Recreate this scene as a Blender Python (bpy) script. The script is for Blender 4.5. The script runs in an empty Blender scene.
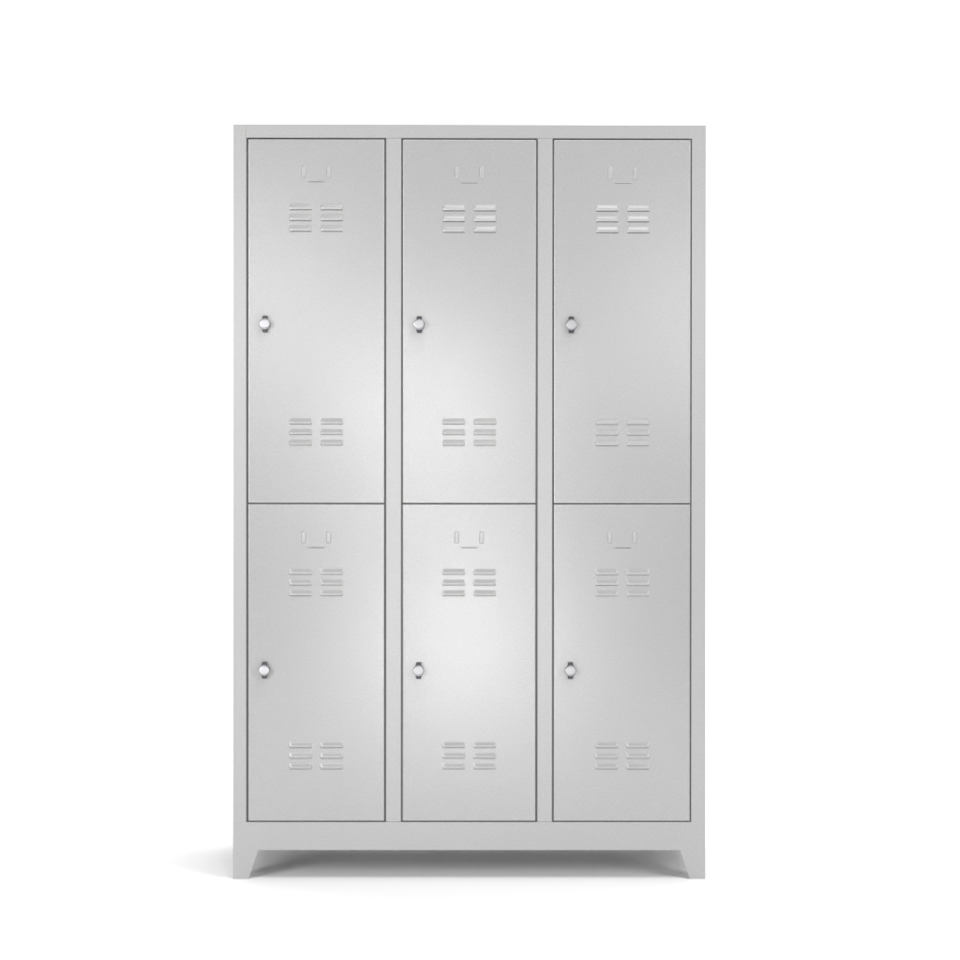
import bpy, bmesh, math, random
from mathutils import Vector
random.seed(7)
S = 0.0024                     # metres per photo pixel on the cabinet's front plane
CX, GY = 469.3, 879.0
scene = bpy.context.scene
C = scene.collection

def X(px): return (px - CX) * S
def Z(py): return (GY - py) * S
XL, XR, ZT = X(233), X(705.2), Z(124.0)

def rack(co):
    """the cabinet stands a couple of millimetres out of square, as in the photo"""
    u = (co[0] - XL) / (XR - XL); v = co[2] / ZT
    return (co[0] + 0.0024 * u * v, co[1], co[2] - 0.0026 * u * v)

# ------------------------------------------------------------------ materials
def mat(name):
    m = bpy.data.materials.new(name); m.use_nodes = True
    nt = m.node_tree; return m, nt, nt.nodes['Principled BSDF']

def paint(name, base, rough, metal, bump_fine, seed, mottle=0.025):
    m, nt, b = mat(name)
    N, L = nt.nodes, nt.links
    tc = N.new('ShaderNodeTexCoord')
    mp = N.new('ShaderNodeMapping'); mp.inputs['Location'].default_value = (seed, seed * 1.7, seed * .3)
    L.new(tc.outputs['Object'], mp.inputs['Vector'])
    n1 = N.new('ShaderNodeTexNoise'); n1.inputs['Scale'].default_value = 310; n1.inputs['Detail'].default_value = 3
    n2 = N.new('ShaderNodeTexNoise'); n2.inputs['Scale'].default_value = 800; n2.inputs['Detail'].default_value = 2
    n3 = N.new('ShaderNodeTexNoise'); n3.inputs['Scale'].default_value = 3.0; n3.inputs['Detail'].default_value = 3
    for n in (n1, n2, n3): L.new(mp.outputs['Vector'], n.inputs['Vector'])
    mx = N.new('ShaderNodeMath'); mx.operation = 'MULTIPLY_ADD'
    L.new(n2.outputs['Fac'], mx.inputs[0]); mx.inputs[1].default_value = .5; L.new(n1.outputs['Fac'], mx.inputs[2])
    bp = N.new('ShaderNodeBump'); bp.inputs['Strength'].default_value = bump_fine; bp.inputs['Distance'].default_value = 0.0012
    L.new(mx.outputs[0], bp.inputs['Height']); L.new(bp.outputs['Normal'], b.inputs['Normal'])
    # faint unevenness of the powder coat
    r = N.new('ShaderNodeMapRange'); L.new(n3.outputs['Fac'], r.inputs['Value'])
    r.inputs['From Min'].default_value = 0; r.inputs['From Max'].default_value = 1
    r.inputs['To Min'].default_value = 1 - mottle; r.inputs['To Max'].default_value = 1 + mottle
    r2 = N.new('ShaderNodeMapRange'); L.new(n1.outputs['Fac'], r2.inputs['Value'])
    r2.inputs['From Min'].default_value = .3; r2.inputs['From Max'].default_value = .7
    r2.inputs['To Min'].default_value = .92; r2.inputs['To Max'].default_value = 1.08
    mm = N.new('ShaderNodeMath'); mm.operation = 'MULTIPLY'
    L.new(r.outputs[0], mm.inputs[0]); L.new(r2.outputs[0], mm.inputs[1])
    vm = N.new('ShaderNodeVectorMath'); vm.operation = 'SCALE'
    vm.inputs[0].default_value = base; L.new(mm.outputs[0], vm.inputs['Scale'])
    L.new(vm.outputs[0], b.inputs['Base Color'])
    b.inputs['Roughness'].default_value = rough
    b.inputs['Metallic'].default_value = metal
    return m

GREY = (.335, .335, .334)
M_frame = paint('grey_powder_coat', GREY, .30, .22, .06, 1.0)
M_door = paint('grey_powder_coat_door', GREY, .225, .22, .12, 5.0)
M_in = paint('grey_inside_steel', (.22, .22, .22), .6, .1, .1, 9.0)

M_press = paint('grey_powder_coat_pressings', GREY, .30, .22, .08, 6.0)
M_slot_shade = paint('painted_slot_shade', (.05, .05, .05), .7, 0, .1, 4.0)  # near-black standing in for shade under louvre lips and card ledges
M_gap_shade = paint('gap_shade_grey', (.22, .22, .22), .5, .1, .1, 3.0)  # grey chosen for how dark the door gaps look

def metal(name, col, rough):
    m, nt, b = mat(name)
    N, L = nt.nodes, nt.links
    n = N.new('ShaderNodeTexNoise'); n.inputs['Scale'].default_value = 300
    tc = N.new('ShaderNodeTexCoord'); L.new(tc.outputs['Object'], n.inputs['Vector'])
    r = N.new('ShaderNodeMapRange'); L.new(n.outputs['Fac'], r.inputs['Value'])
    r.inputs['To Min'].default_value = rough - .06; r.inputs['To Max'].default_value = rough + .06
    L.new(r.outputs[0], b.inputs['Roughness'])
    b.inputs['Base Color'].default_value = (*col, 1); b.inputs['Metallic'].default_value = 1
    return m
M_chrome = metal('nickel_plated', (.43, .43, .442), .42)
M_bar = metal('dull_zinc', (.075, .075, .08), .40)
M_rim = metal('satin_steel', (.30, .30, .315), .38)

m, nt, b = mat('white_studio_sweep'); M_white = m
n = nt.nodes.new('ShaderNodeTexNoise'); n.inputs['Scale'].default_value = 40
r = nt.nodes.new('ShaderNodeMapRange'); nt.links.new(n.outputs['Fac'], r.inputs['Value'])
r.inputs['To Min'].default_value = .55; r.inputs['To Max'].default_value = .7
nt.links.new(r.outputs[0], b.inputs['Roughness'])
b.inputs['Base Color'].default_value = (.93, .93, .93, 1); b.inputs['Specular IOR Level'].default_value = .1

# ------------------------------------------------------------------ mesh helpers
def link(name, bm, m, parent=None, origin=(0, 0, 0), smooth=False, warp=True, mats=None):
    if warp:
        for v in bm.verts: v.co = rack(v.co)
        origin = rack(origin)
    for v in bm.verts: v.co = (v.co[0] - origin[0], v.co[1] - origin[1], v.co[2] - origin[2])
    bmesh.ops.recalc_face_normals(bm, faces=bm.faces)
    me = bpy.data.meshes.new(name); bm.to_mesh(me); bm.free()
    for k in (mats or [m]): me.materials.append(k)
    if smooth:
        for p in me.polygons: p.use_smooth = True
    o = bpy.data.objects.new(name, me); C.objects.link(o)
    if parent:
        o.parent = parent
        po = parent.get('_o', (0, 0, 0))
        o.location = tuple(origin[i] - po[i] for i in range(3))
    else: o.location = origin
    o['_o'] = origin
    return o

def box(bm, x0, x1, y0, y1, z0, z1):
    vs = [bm.verts.new((x, y, z)) for x in (x0, x1) for y in (y0, y1) for z in (z0, z1)]
    for f in ((0, 1, 3, 2), (4, 6, 7, 5), (0, 4, 5, 1), (2, 3, 7, 6), (0, 2, 6, 4), (1, 5, 7, 3)):
        bm.faces.new([vs[i] for i in f])

def prism(bm, pts, y0, y1):
    a = [bm.verts.new((x, y0, z)) for x, z in pts]; c = [bm.verts.new((x, y1, z)) for x, z in pts]
    bm.faces.new(a); bm.faces.new(c[::-1]); k = len(pts)
    for i in range(k): bm.faces.new((a[i], a[(i + 1) % k], c[(i + 1) % k], c[i]))

def unrack(co):
    u = (co[0] - XL) / (XR - XL); v = co[2] / ZT
    return Vector((co[0] - 0.0024 * u * v, co[1], co[2] + 0.0026 * u * v))

def bevel(o, w, seg=3, skip=None):
    md = o.modifiers.new('bevel', 'BEVEL'); md.width = w; md.segments = seg; md.limit_method = 'ANGLE'; md.angle_limit = math.radians(40)
    if not skip:
        for p in o.data.polygons: p.use_smooth = True
        md.harden_normals = True
    else:
        md.limit_method = 'WEIGHT'
        me = o.data; at = me.attributes.new('bevel_weight_edge', 'FLOAT', 'EDGE')
        loc = Vector(o.location)
        for e in me.edges:
            a_, b_ = (unrack(me.vertices[i].co + loc) for i in e.vertices)
            at.data[e.index].value = 0.0 if skip(a_, b_) else 1.0

# ------------------------------------------------------------------ cabinet
DEPTH = .50
root = bpy.data.objects.new('locker_cabinet', None); C.objects.link(root)
root['label'] = 'light grey steel locker cabinet with six louvred doors, standing on a white floor'
root['category'] = 'locker'

T = .0015
zr_t, zr_b = Z(137.6), Z(822.0)        # top and bottom of the door openings
zb = Z(850)                            # underside of the plinth rail
def part(name, boxes, m=M_frame, w=.0012, seg=3):
    bm = bmesh.new()
    for q in boxes: box(bm, *q)
    o = link(name, bm, m, root); bevel(o, w, seg); return o

# front uprights of the side walls, side panels behind them
xa, xb = X(246.3), X(691.0)
ZJ = Z(850)
def near(a, b): return abs(a - b) < .0004
# left post runs to the top (its seam shows), the top rail closes over the right post
def piece(name, pts, skip, w=.0012):
    bm = bmesh.new(); prism(bm, pts, 0, .020)
    o = link(name, bm, M_frame, root)
    bevel(o, w, 3, lambda p, q: skip(p, q) or (not near(p.y, 0) and not near(q.y, 0)))
def horiz(p, q, z): return near(p.z, z) and near(q.z, z)
def vert(p, q, x): return near(p.x, x) and near(q.x, x)
piece('side_post', [(XL, zr_b), (xa, zr_b), (xa, ZT), (XL, ZT)], lambda p, q: horiz(p, q, zr_b))
piece('side_post', [(xb, zr_b), (XR, zr_b), (XR, zr_t), (xb, zr_t)], lambda p, q: horiz(p, q, zr_b) or horiz(p, q, zr_t))
piece('top_rail', [(xa, zr_t), (xb, zr_t), (XR, zr_t), (XR, ZT), (xa, ZT)], lambda p, q: horiz(p, q, zr_t), .0010)
piece('plinth_rail', [(xa, ZJ), (xb, ZJ), (xb, zr_b), (xa, zr_b)], lambda p, q: not horiz(p, q, zr_b), .0009)
part('side_panel', [(XL + .0004, XL + .012, .0203, DEPTH - .002, Z(850) + .0003, ZT - .0004)])
part('side_panel', [(XR - .012, XR - .0004, .0203, DEPTH - .002, Z(850) + .0003, ZT - .0004)])
part('top_panel', [(XL + .0125, XR - .0125, .0205, DEPTH - .002, ZT - .012, ZT - .0006)])
part('back_panel', [(XL + .0125, XR - .0125, DEPTH - .0018, DEPTH, Z(850), ZT - .0006)], M_in)
part('bottom_panel', [(XL + .0125, XR - .0125, .0205, DEPTH - .003, Z(834), Z(834) + .012)], M_in)
bs = .0305
cols = [(247.3, 385.1), (401.6, 536.4), (552.6, 690.6)]
for a, c in ((386.0, 400.9), (537.3, 551.9)):
    part('divider', [(X(a), X(c), .0002, .020, zr_b + .0003, zr_t - .0003)], w=.0009)
    part('partition', [(X((a + c) / 2) - .0008, X((a + c) / 2) + .0008, .0205, DEPTH - .003, Z(834) + .0125, ZT - .0125)], M_in)
for a, c in cols:
    part('shelf', [(X(a) - .001, X(c) + .001, .024, DEPTH - .004, Z(505), Z(501.8))], M_in)
def foot(side, back=False):
    bm = bmesh.new()
    out, it, ib = (XL, X(258.3), X(248.9)) if side < 0 else (XR, X(680.1), X(689.4))
    sg = 1 if side < 0 else -1
    z0 = 0.0
    ya, yb = (.0, .0022) if not back else (DEPTH - .0022, DEPTH)
    top = ZJ
    def outline():
        p = [(out, z0 + .001), (out + sg * .001, z0), (ib - sg * .004, z0)]
        cx, cz, rr = ib - sg * .0035, .0035, .0035
        for k in range(5):
            t = k / 4 * math.radians(72)
            p.append((cx + sg * rr * math.sin(t), cz - rr * math.cos(t)))
        return p
    p = outline()
    p += [(it, top), (out, top)] if back else [(it, ZJ), (xa if side < 0 else xb, ZJ), (xa if side < 0 else xb, zr_b), (out, zr_b)]
    prism(bm, p, ya, yb)
    # side flange of the folded foot
    d0, d1, d2 = (yb, .045, .062) if not back else (ya, DEPTH - .045, DEPTH - .062)
    pts = [(d0, 0.0), (d1, 0.0), (d2, Z(850)), (d0, Z(850))]
    x0, x1 = out, out + sg * .0022
    a = [bm.verts.new((x0, y, z)) for y, z in pts]; c = [bm.verts.new((x1, y, z)) for y, z in pts]
    bm.faces.new(a); bm.faces.new(c[::-1])
    for i in range(4): bm.faces.new((a[i], a[(i + 1) % 4], c[(i + 1) % 4], c[i]))
    # narrow return lip along the slanted inner edge
    l0, l1 = (yb, .014) if not back else (DEPTH - .014, ya)
    xi, xj = (ib, it)
    q = [(xi - sg * .0006, l0, .004), (xi - sg * .0018, l0, .004), (xj - sg * .0018, l0, Z(850)), (xj - sg * .0006, l0, Z(850))]
    a = [bm.verts.new(v) for v in q]; c = [bm.verts.new((v[0], l1, v[2])) for v in q]
    bm.faces.new(a); bm.faces.new(c[::-1])
    for i in range(4): bm.faces.new((a[i], a[(i + 1) % 4], c[(i + 1) % 4], c[i]))
    o = link('foot', bm, M_frame, root); xi_ = xa if side < 0 else xb
    bevel(o, .0010, 2, lambda p, q: horiz(p, q, ZJ) or horiz(p, q, zr_b) or vert(p, q, xi_) or (not near(p.y, 0) and not near(q.y, 0)))
for s in (-1, 1):
    for bk in (False, True): foot(s, bk)

# added strips whose grey sets the shade seen down in the door gaps
GY0, GY1 = .0075, .0185
part('gap_shade_strip', [(xa + .0001, xa + .0035, GY0, GY1, zr_b + .0001, zr_t - .0001)], M_gap_shade, w=.0002, seg=1)
part('gap_shade_strip', [(xb - .0035, xb - .0001, GY0, GY1, zr_b + .0001, zr_t - .0001)], M_gap_shade, w=.0002, seg=1)
for a, c in ((386.0, 400.9), (537.3, 551.9)):
    part('gap_shade_strip', [(X(a) - .0035, X(a) - .0001, GY0, GY1, zr_b + .0001, zr_t - .0001)], M_gap_shade, w=.0002, seg=1)
    part('gap_shade_strip', [(X(c) + .0001, X(c) + .0035, GY0, GY1, zr_b + .0001, zr_t - .0001)], M_gap_shade, w=.0002, seg=1)

# ------------------------------------------------------------------ doors
def sm(t):
    t = max(0, min(1, t)); return t * t * (3 - 2 * t)

def make_door(x0, x1, z0, z1, bow, cxz, tilt):
    """pressed sheet door: gently bowed face, rolled edges, folded returns"""
    R = .0016
    def ticks(a, c, n):
        e = [0, .00012, .0004, .0009, R, R + .0012, R + .004]
        inner = [a + .006 + (c - a - .012) * k / n for k in range(1, n)]
        return [a + t for t in e] + inner + [c - t for t in e[::-1]]
    xs, zs = ticks(x0, x1, 14), ticks(z0, z1, 30)
    def rnd(d): return 0 if d >= R else R - math.sqrt(max(0, R * R - (R - d) ** 2))
    def y(x, z):
        u = (x - (x0 + x1) / 2) / ((x1 - x0) / 2); v = (z - (z0 + z1) / 2) / ((z1 - z0) / 2)
        fall = (1 - u * u) * (1 - v * v)
        b_ = -bow * fall * (1 + cxz[0] * u + cxz[1] * v)
        return .0004 + b_ + rnd(min(x - x0, x1 - x)) + rnd(min(z - z0, z1 - z)) + tilt[0] * u + tilt[1] * v
    bm = bmesh.new()
    g = [[bm.verts.new((x, y(x, z), z)) for z in zs] for x in xs]
    for i in range(len(xs) - 1):
        for j in range(len(zs) - 1): bm.faces.new((g[i][j], g[i + 1][j], g[i + 1][j + 1], g[i][j + 1]))
    ring = [g[i][0] for i in range(len(xs))] + [g[-1][j] for j in range(1, len(zs))] + \
           [g[i][-1] for i in range(len(xs) - 2, -1, -1)] + [g[0][j] for j in range(len(zs) - 2, 0, -1)]
    bk = [bm.verts.new((v.co.x, .019, v.co.z)) for v in ring]; k = len(ring)
    for i in range(k): bm.faces.new((ring[i], bk[i], bk[(i + 1) % k], ring[(i + 1) % k]))
    bm.faces.new(bk)
    o = link('door', bm, M_door, root, origin=((x0 + x1) / 2, 0, z0), smooth=True)
    md = o.modifiers.new('edges', 'EDGE_SPLIT'); md.split_angle = math.radians(50)
    return o, y

def louvre(door, ysurf, xa, xb, yt, yb, hgt, shade_strip):
    """pressed hood, open underneath"""
    x0, x1, zt, zb_ = X(xa), X(xb), Z(yt), Z(yb)
    bm = bmesh.new(); L = x1 - x0; Hh = zt - zb_; nu, nv = 28, 10
    def prof(t):                       # 0 top .. 1 lip
        return (t / .68) ** 1.25 if t < .62 else .891 + .06 * math.sin((t - .62) / .38 * 2.2) - .42 * ((t - .62) / .38) ** 2
    def end(x, t):
        d = min(x - x0, x1 - x); r = Hh * (.60 - .25 * t)
        return 1 if d >= r else math.sqrt(max(0, 1 - ((r - d) / r) ** 2))
    g = []
    for i in range(nu + 1):
        u = i / nu; u = .5 - .5 * math.cos(math.pi * u); x = x0 + L * u
        row = []
        for j in range(nv + 1):
            t = j / nv; z = zt - Hh * t
            h = hgt * prof(t) * end(x, t)
            row.append(bm.verts.new((x, ysurf(x, z) - h - .00015, z)))
        g.append(row)
    for i in range(nu):
        for j in range(nv): bm.faces.new((g[i][j], g[i][j + 1], g[i + 1][j + 1], g[i + 1][j]))
    # lip turned under, faces behind it coloured dark as shade
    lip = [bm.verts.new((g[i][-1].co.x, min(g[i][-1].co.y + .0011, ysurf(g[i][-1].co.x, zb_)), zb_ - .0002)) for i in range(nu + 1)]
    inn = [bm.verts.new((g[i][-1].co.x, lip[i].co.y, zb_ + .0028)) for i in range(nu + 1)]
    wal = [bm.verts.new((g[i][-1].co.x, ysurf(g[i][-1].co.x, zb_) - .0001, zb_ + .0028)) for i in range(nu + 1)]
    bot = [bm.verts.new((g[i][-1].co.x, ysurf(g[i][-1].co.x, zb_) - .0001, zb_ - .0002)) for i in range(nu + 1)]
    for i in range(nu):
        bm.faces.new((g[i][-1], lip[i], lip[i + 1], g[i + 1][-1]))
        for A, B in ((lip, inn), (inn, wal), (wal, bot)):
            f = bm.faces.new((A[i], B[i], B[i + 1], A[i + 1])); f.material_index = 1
    # dark strip on the sheet below the lip, painting the hood's shadow line
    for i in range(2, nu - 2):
        q = [(g[i][-1].co.x, zb_ - shade_strip), (g[i + 1][-1].co.x, zb_ - shade_strip), (g[i + 1][-1].co.x, zb_ - .0002), (g[i][-1].co.x, zb_ - .0002)]
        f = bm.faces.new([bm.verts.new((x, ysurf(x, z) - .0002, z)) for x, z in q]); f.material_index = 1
    bmesh.ops.remove_doubles(bm, verts=bm.verts, dist=.00003)
    o = link('louvre', bm, M_door, door, origin=((x0 + x1) / 2, 0, zb_), smooth=True, mats=[M_press, M_slot_shade])
    md = o.modifiers.new('edges', 'EDGE_SPLIT'); md.split_angle = math.radians(45)

def ridge(door, ysurf, xa, xb, yt, yb, h, name='label_clip'):
    """rounded embossed rib"""
    x0, x1, z1, z0 = X(xa), X(xb), Z(yt), Z(yb)
    bm = bmesh.new(); nu, nv = 22, 26; rx, rz = (x1 - x0) / 2, (z1 - z0) / 2; r = min(rx, rz)
    g = []
    for i in range(nu + 1):
        x = (x0 + x1) / 2 - rx * math.cos(math.pi * i / nu); row = []
        for j in range(nv + 1):
            z = (z0 + z1) / 2 - rz * math.cos(math.pi * j / nv)
            dx = max(0, r - min(x - x0, x1 - x)) / r; dz = max(0, r - min(z - z0, z1 - z)) / r
            t = sm((1 - (dx ** 4 + dz ** 4) ** .25) / .34)
            row.append(bm.verts.new((x, ysurf(x, z) - h * t + .0001 * (t < .01), z)))
        g.append(row)
    for i in range(nu):
        for j in range(nv): bm.faces.new((g[i][j], g[i + 1][j], g[i + 1][j + 1], g[i][j + 1]))
    link(name, bm, M_press, door, origin=((x0 + x1) / 2, 0, z0), smooth=True)

def slot(door, ysurf, xa, xb, yc):
    """slightly raised pressed edge that a name card rests on, painted slit beneath"""
    x0, x1, z = X(xa), X(xb), Z(yc)
    bm = bmesh.new(); n = 12
    prof = [(0, .0022), (-.0003, .0010), (-.00045, .0003), (-.0001, .0002), (-.0001, -.0009), (.0, -.0009)]
    g = []
    for i in range(n + 1):
        x = x0 + (x1 - x0) * i / n; k = 1 if 0 < i < n else .2
        g.append([bm.verts.new((x, ysurf(x, z) + p[0] * k - .00012, z + p[1])) for p in prof])
    for i in range(n):
        for j in range(len(prof) - 1):
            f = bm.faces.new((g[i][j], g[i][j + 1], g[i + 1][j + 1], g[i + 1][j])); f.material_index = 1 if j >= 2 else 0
    link('card_ledge', bm, M_door, door, origin=((x0 + x1) / 2, 0, z), mats=[M_press, M_slot_shade])

def lathe(bm, prof, cx, cz, n=48, rot=0, mi=None, y0=0, ex=1, ez=1):
    rings = []
    for (r, y) in prof:
        rings.append([bm.verts.new((cx + ex * r * math.cos(2 * math.pi * k / n), y0 + y, cz + ez * r * math.sin(2 * math.pi * k / n))) for k in range(n)])
    for a in range(len(rings) - 1):
        for k in range(n):
            f = bm.faces.new((rings[a][k], rings[a][(k + 1) % n], rings[a + 1][(k + 1) % n], rings[a + 1][k]))
            if mi: f.material_index = mi[a]
    bm.faces.new(rings[-1])

def lock(door, ysurf, px, py, yaw):
    cx, cz = X(px), Z(py); y0 = ysurf(cx, cz)
    # hasp bar that runs behind the knob, ears above and below
    bm = bmesh.new()
    w, h = .0062, .0200
    pts = [(-w, -h + .002), (-w + .0012, -h), (w - .0012, -h), (w, -h + .002), (w + .0008, -.008), (w + .0008, .008), (w, h - .002), (w - .0012, h), (-w + .0012, h), (-w, h - .002), (-w - .0008, .008), (-w - .0008, -.008)]
    prism(bm, [(cx + a, cz + c) for a, c in pts], y0 - .0100, y0 - .0055)
    o = link('hasp_bar', bm, M_bar, door, origin=(cx, y0, cz)); bevel(o, .0008, 2)
    # round collar against the door
    bm = bmesh.new()
    lathe(bm, [(.0128, .0005), (.0128, -.0060), (.0132, -.0100), (.0132, -.0122), (.0125, -.0132), (.0060, -.0134)], cx, cz, y0=y0)
    link('lock_collar', bm, M_rim, door, origin=(cx, y0, cz), smooth=True).modifiers.new('e', 'EDGE_SPLIT')
    # lens-shaped polished turning cap on the collar
    bm = bmesh.new()
    prof = [(.0121, -.0132), (.0125, -.0140), (.0125, -.0165), (.0122, -.0171), (.0117, -.0174), (.0100, -.01745), (.0060, -.01748), (.0012, -.0175)]
    lathe(bm, prof, cx, cz, y0=y0, ex=1, ez=.82)
    for f in bm.faces: f.material_index = 0 if f.calc_center_median().y < y0 - .0166 else 1
    for v in bm.verts:
        dy = v.co.y - y0; v.co.x += dy * yaw[0]; v.co.z += dy * yaw[1]
    o = link('lock_cap', bm, M_chrome, door, origin=(cx, y0, cz), smooth=True, mats=[M_chrome, M_rim])
    md = o.modifiers.new('e', 'EDGE_SPLIT'); md.split_angle = math.radians(35)

# x offset of pressings per column, y offset drift per column, door rows
DX = (0, 152.9, 305.9); DY = (0, .7, .7)
rows = [dict(t=138.9, b=502.9, clip=(165.7, 177.7), led=181.5, up=(203.4, 209.3, 10.8), lo=(418.5, 423.8, 10.6), lk=324.2),
        dict(t=504.0, b=821.0, clip=(531.2, 543.2), led=547.5, up=(568.9, 574.3, 10.65), lo=(742.2, 747.6, 10.6), lk=669.9)]
lockx = (265.2, 419.0, 570.6)
BOW = {(r, c): (.0005, (0, 0), (0, 0)) for r in (0, 1) for c in (0, 1, 2)}
names = [['upper left', 'upper middle', 'upper right'], ['lower left', 'lower middle', 'lower right']]
for r_, R_ in enumerate(rows):
    for c_ in range(3):
        a, c = cols[c_]
        bow, cxz, tilt = BOW[(r_, c_)]
        d, ys = make_door(X(a + .95), X(c - .9), Z(R_['b']), Z(R_['t']), bow, cxz, tilt)
        dx = DX[c_]; dy = DY[c_] if r_ == 0 else 0
        for p, q in ((301.3, 306.0), (326.2, 330.9)):
            ridge(d, ys, p + dx, q + dx, R_['clip'][0] + dy, R_['clip'][1] + dy, .0019)
        slot(d, ys, 308.0 + dx, 324.7 + dx, R_['led'] + dy)
        for key in ('up', 'lo'):
            t0, b0, st = R_[key]
            ddy = dy if key == 'up' else 0
            for k in range(3):
                for p, q in ((289.4, 311.8), (320.5, 342.9)):
                    louvre(d, ys, p + dx, q + dx, t0 + st * k + ddy - .3, b0 + st * k + ddy,   .0030 * random.uniform(.9, 1.1), (.0018 if (r_ == 0 and key == 'up') else .0010) * random.uniform(.85, 1.15))
        lock(d, ys, lockx[c_] - .5 * r_, R_['lk'] + .3 * (c_ > 0), (random.uniform(-.04, .04), random.uniform(-.04, .03)))

# ------------------------------------------------------------------ studio sweep
bm = bmesh.new(); W = 9.0; Rr = 1.6; YB = 4.2
prof = [(-9.0, 0), (-4, 0), (0, 0), (YB - Rr, 0)] + [(YB - Rr + Rr * math.sin(math.radians(t)), Rr - Rr * math.cos(math.radians(t))) for t in range(6, 91, 6)] + [(YB, 7.0)]
pv = [(bm.verts.new((-W, y, z)), bm.verts.new((W, y, z))) for y, z in prof]
fl = []
for i in range(len(pv) - 1): bm.faces.new((pv[i][0], pv[i][1], pv[i + 1][1], pv[i + 1][0]))
fo = link('floor', bm, M_white, smooth=True, warp=False); fo['kind'] = 'structure'

# ------------------------------------------------------------------ lamps
def area(name, loc, tgt, sx, sy, power, spread=180):
    l = bpy.data.lights.new(name, 'AREA'); l.shape = 'RECTANGLE'; l.size = sx; l.size_y = sy; l.energy = power
    l.spread = math.radians(spread)
    o = bpy.data.objects.new(name, l); C.objects.link(o); o.location = loc
    o.rotation_euler = (Vector(tgt) - Vector(loc)).to_track_quat('-Z', 'Y').to_euler()
    return o
area('top_softbox', (.85, -1.4, 4.2), (.2, -.2, 0), 3.0, 2.2, 111.2)
area('front_lamp', (-.25, -5.4, 1.29), (0, 0, 1.1), .36, .6, 15.47)
area('front_left_strip', (-1.15, -5.3, 1.85), (-.2, 0, 1.2), .5, .6, 10.04)
area('front_right_strip', (1.2, -5.3, 1.75), (.2, 0, 1.2), .45, .5, 8.556)
area('low_lamp', (-.06, -5.2, .20), (0, 0, .6), .30, .42, 14.38)
area('left_softbox', (-3.0, -4.2, 1.5), (0, -.2, .3), 1.4, 2.0, 178.3)
area('right_softbox', (3.4, -3.2, 1.9), (0, -.2, .3), 1.4, 2.0, 102.5)
area('backdrop_lamp', (0, 1.9, 5.0), (0, 4.2, 1.6), 8.0, 1.0, 278.9)

w = bpy.data.worlds.new('World'); scene.world = w; w.use_nodes = True
w.node_tree.nodes['Background'].inputs[0].default_value = (1, 1, 1, 1)
w.node_tree.nodes['Background'].inputs[1].default_value = 0.07289

# ------------------------------------------------------------------ camera
cd = bpy.data.cameras.new('camera'); cam = bpy.data.objects.new('camera', cd); C.objects.link(cam)
D = 5.0
cam.location = (X(480), -D, Z(480)); cam.rotation_euler = (math.radians(90), 0, 0)
cd.lens = 36 * D / (960 * S); cd.sensor_width = 36; cd.clip_end = 100
scene.camera = cam

for o in bpy.data.objects:
    if '_o' in o: del o['_o']
vs = scene.view_settings
vs.view_transform = 'Standard'; vs.look = 'None'; vs.gamma = 1; vs.exposure = 0
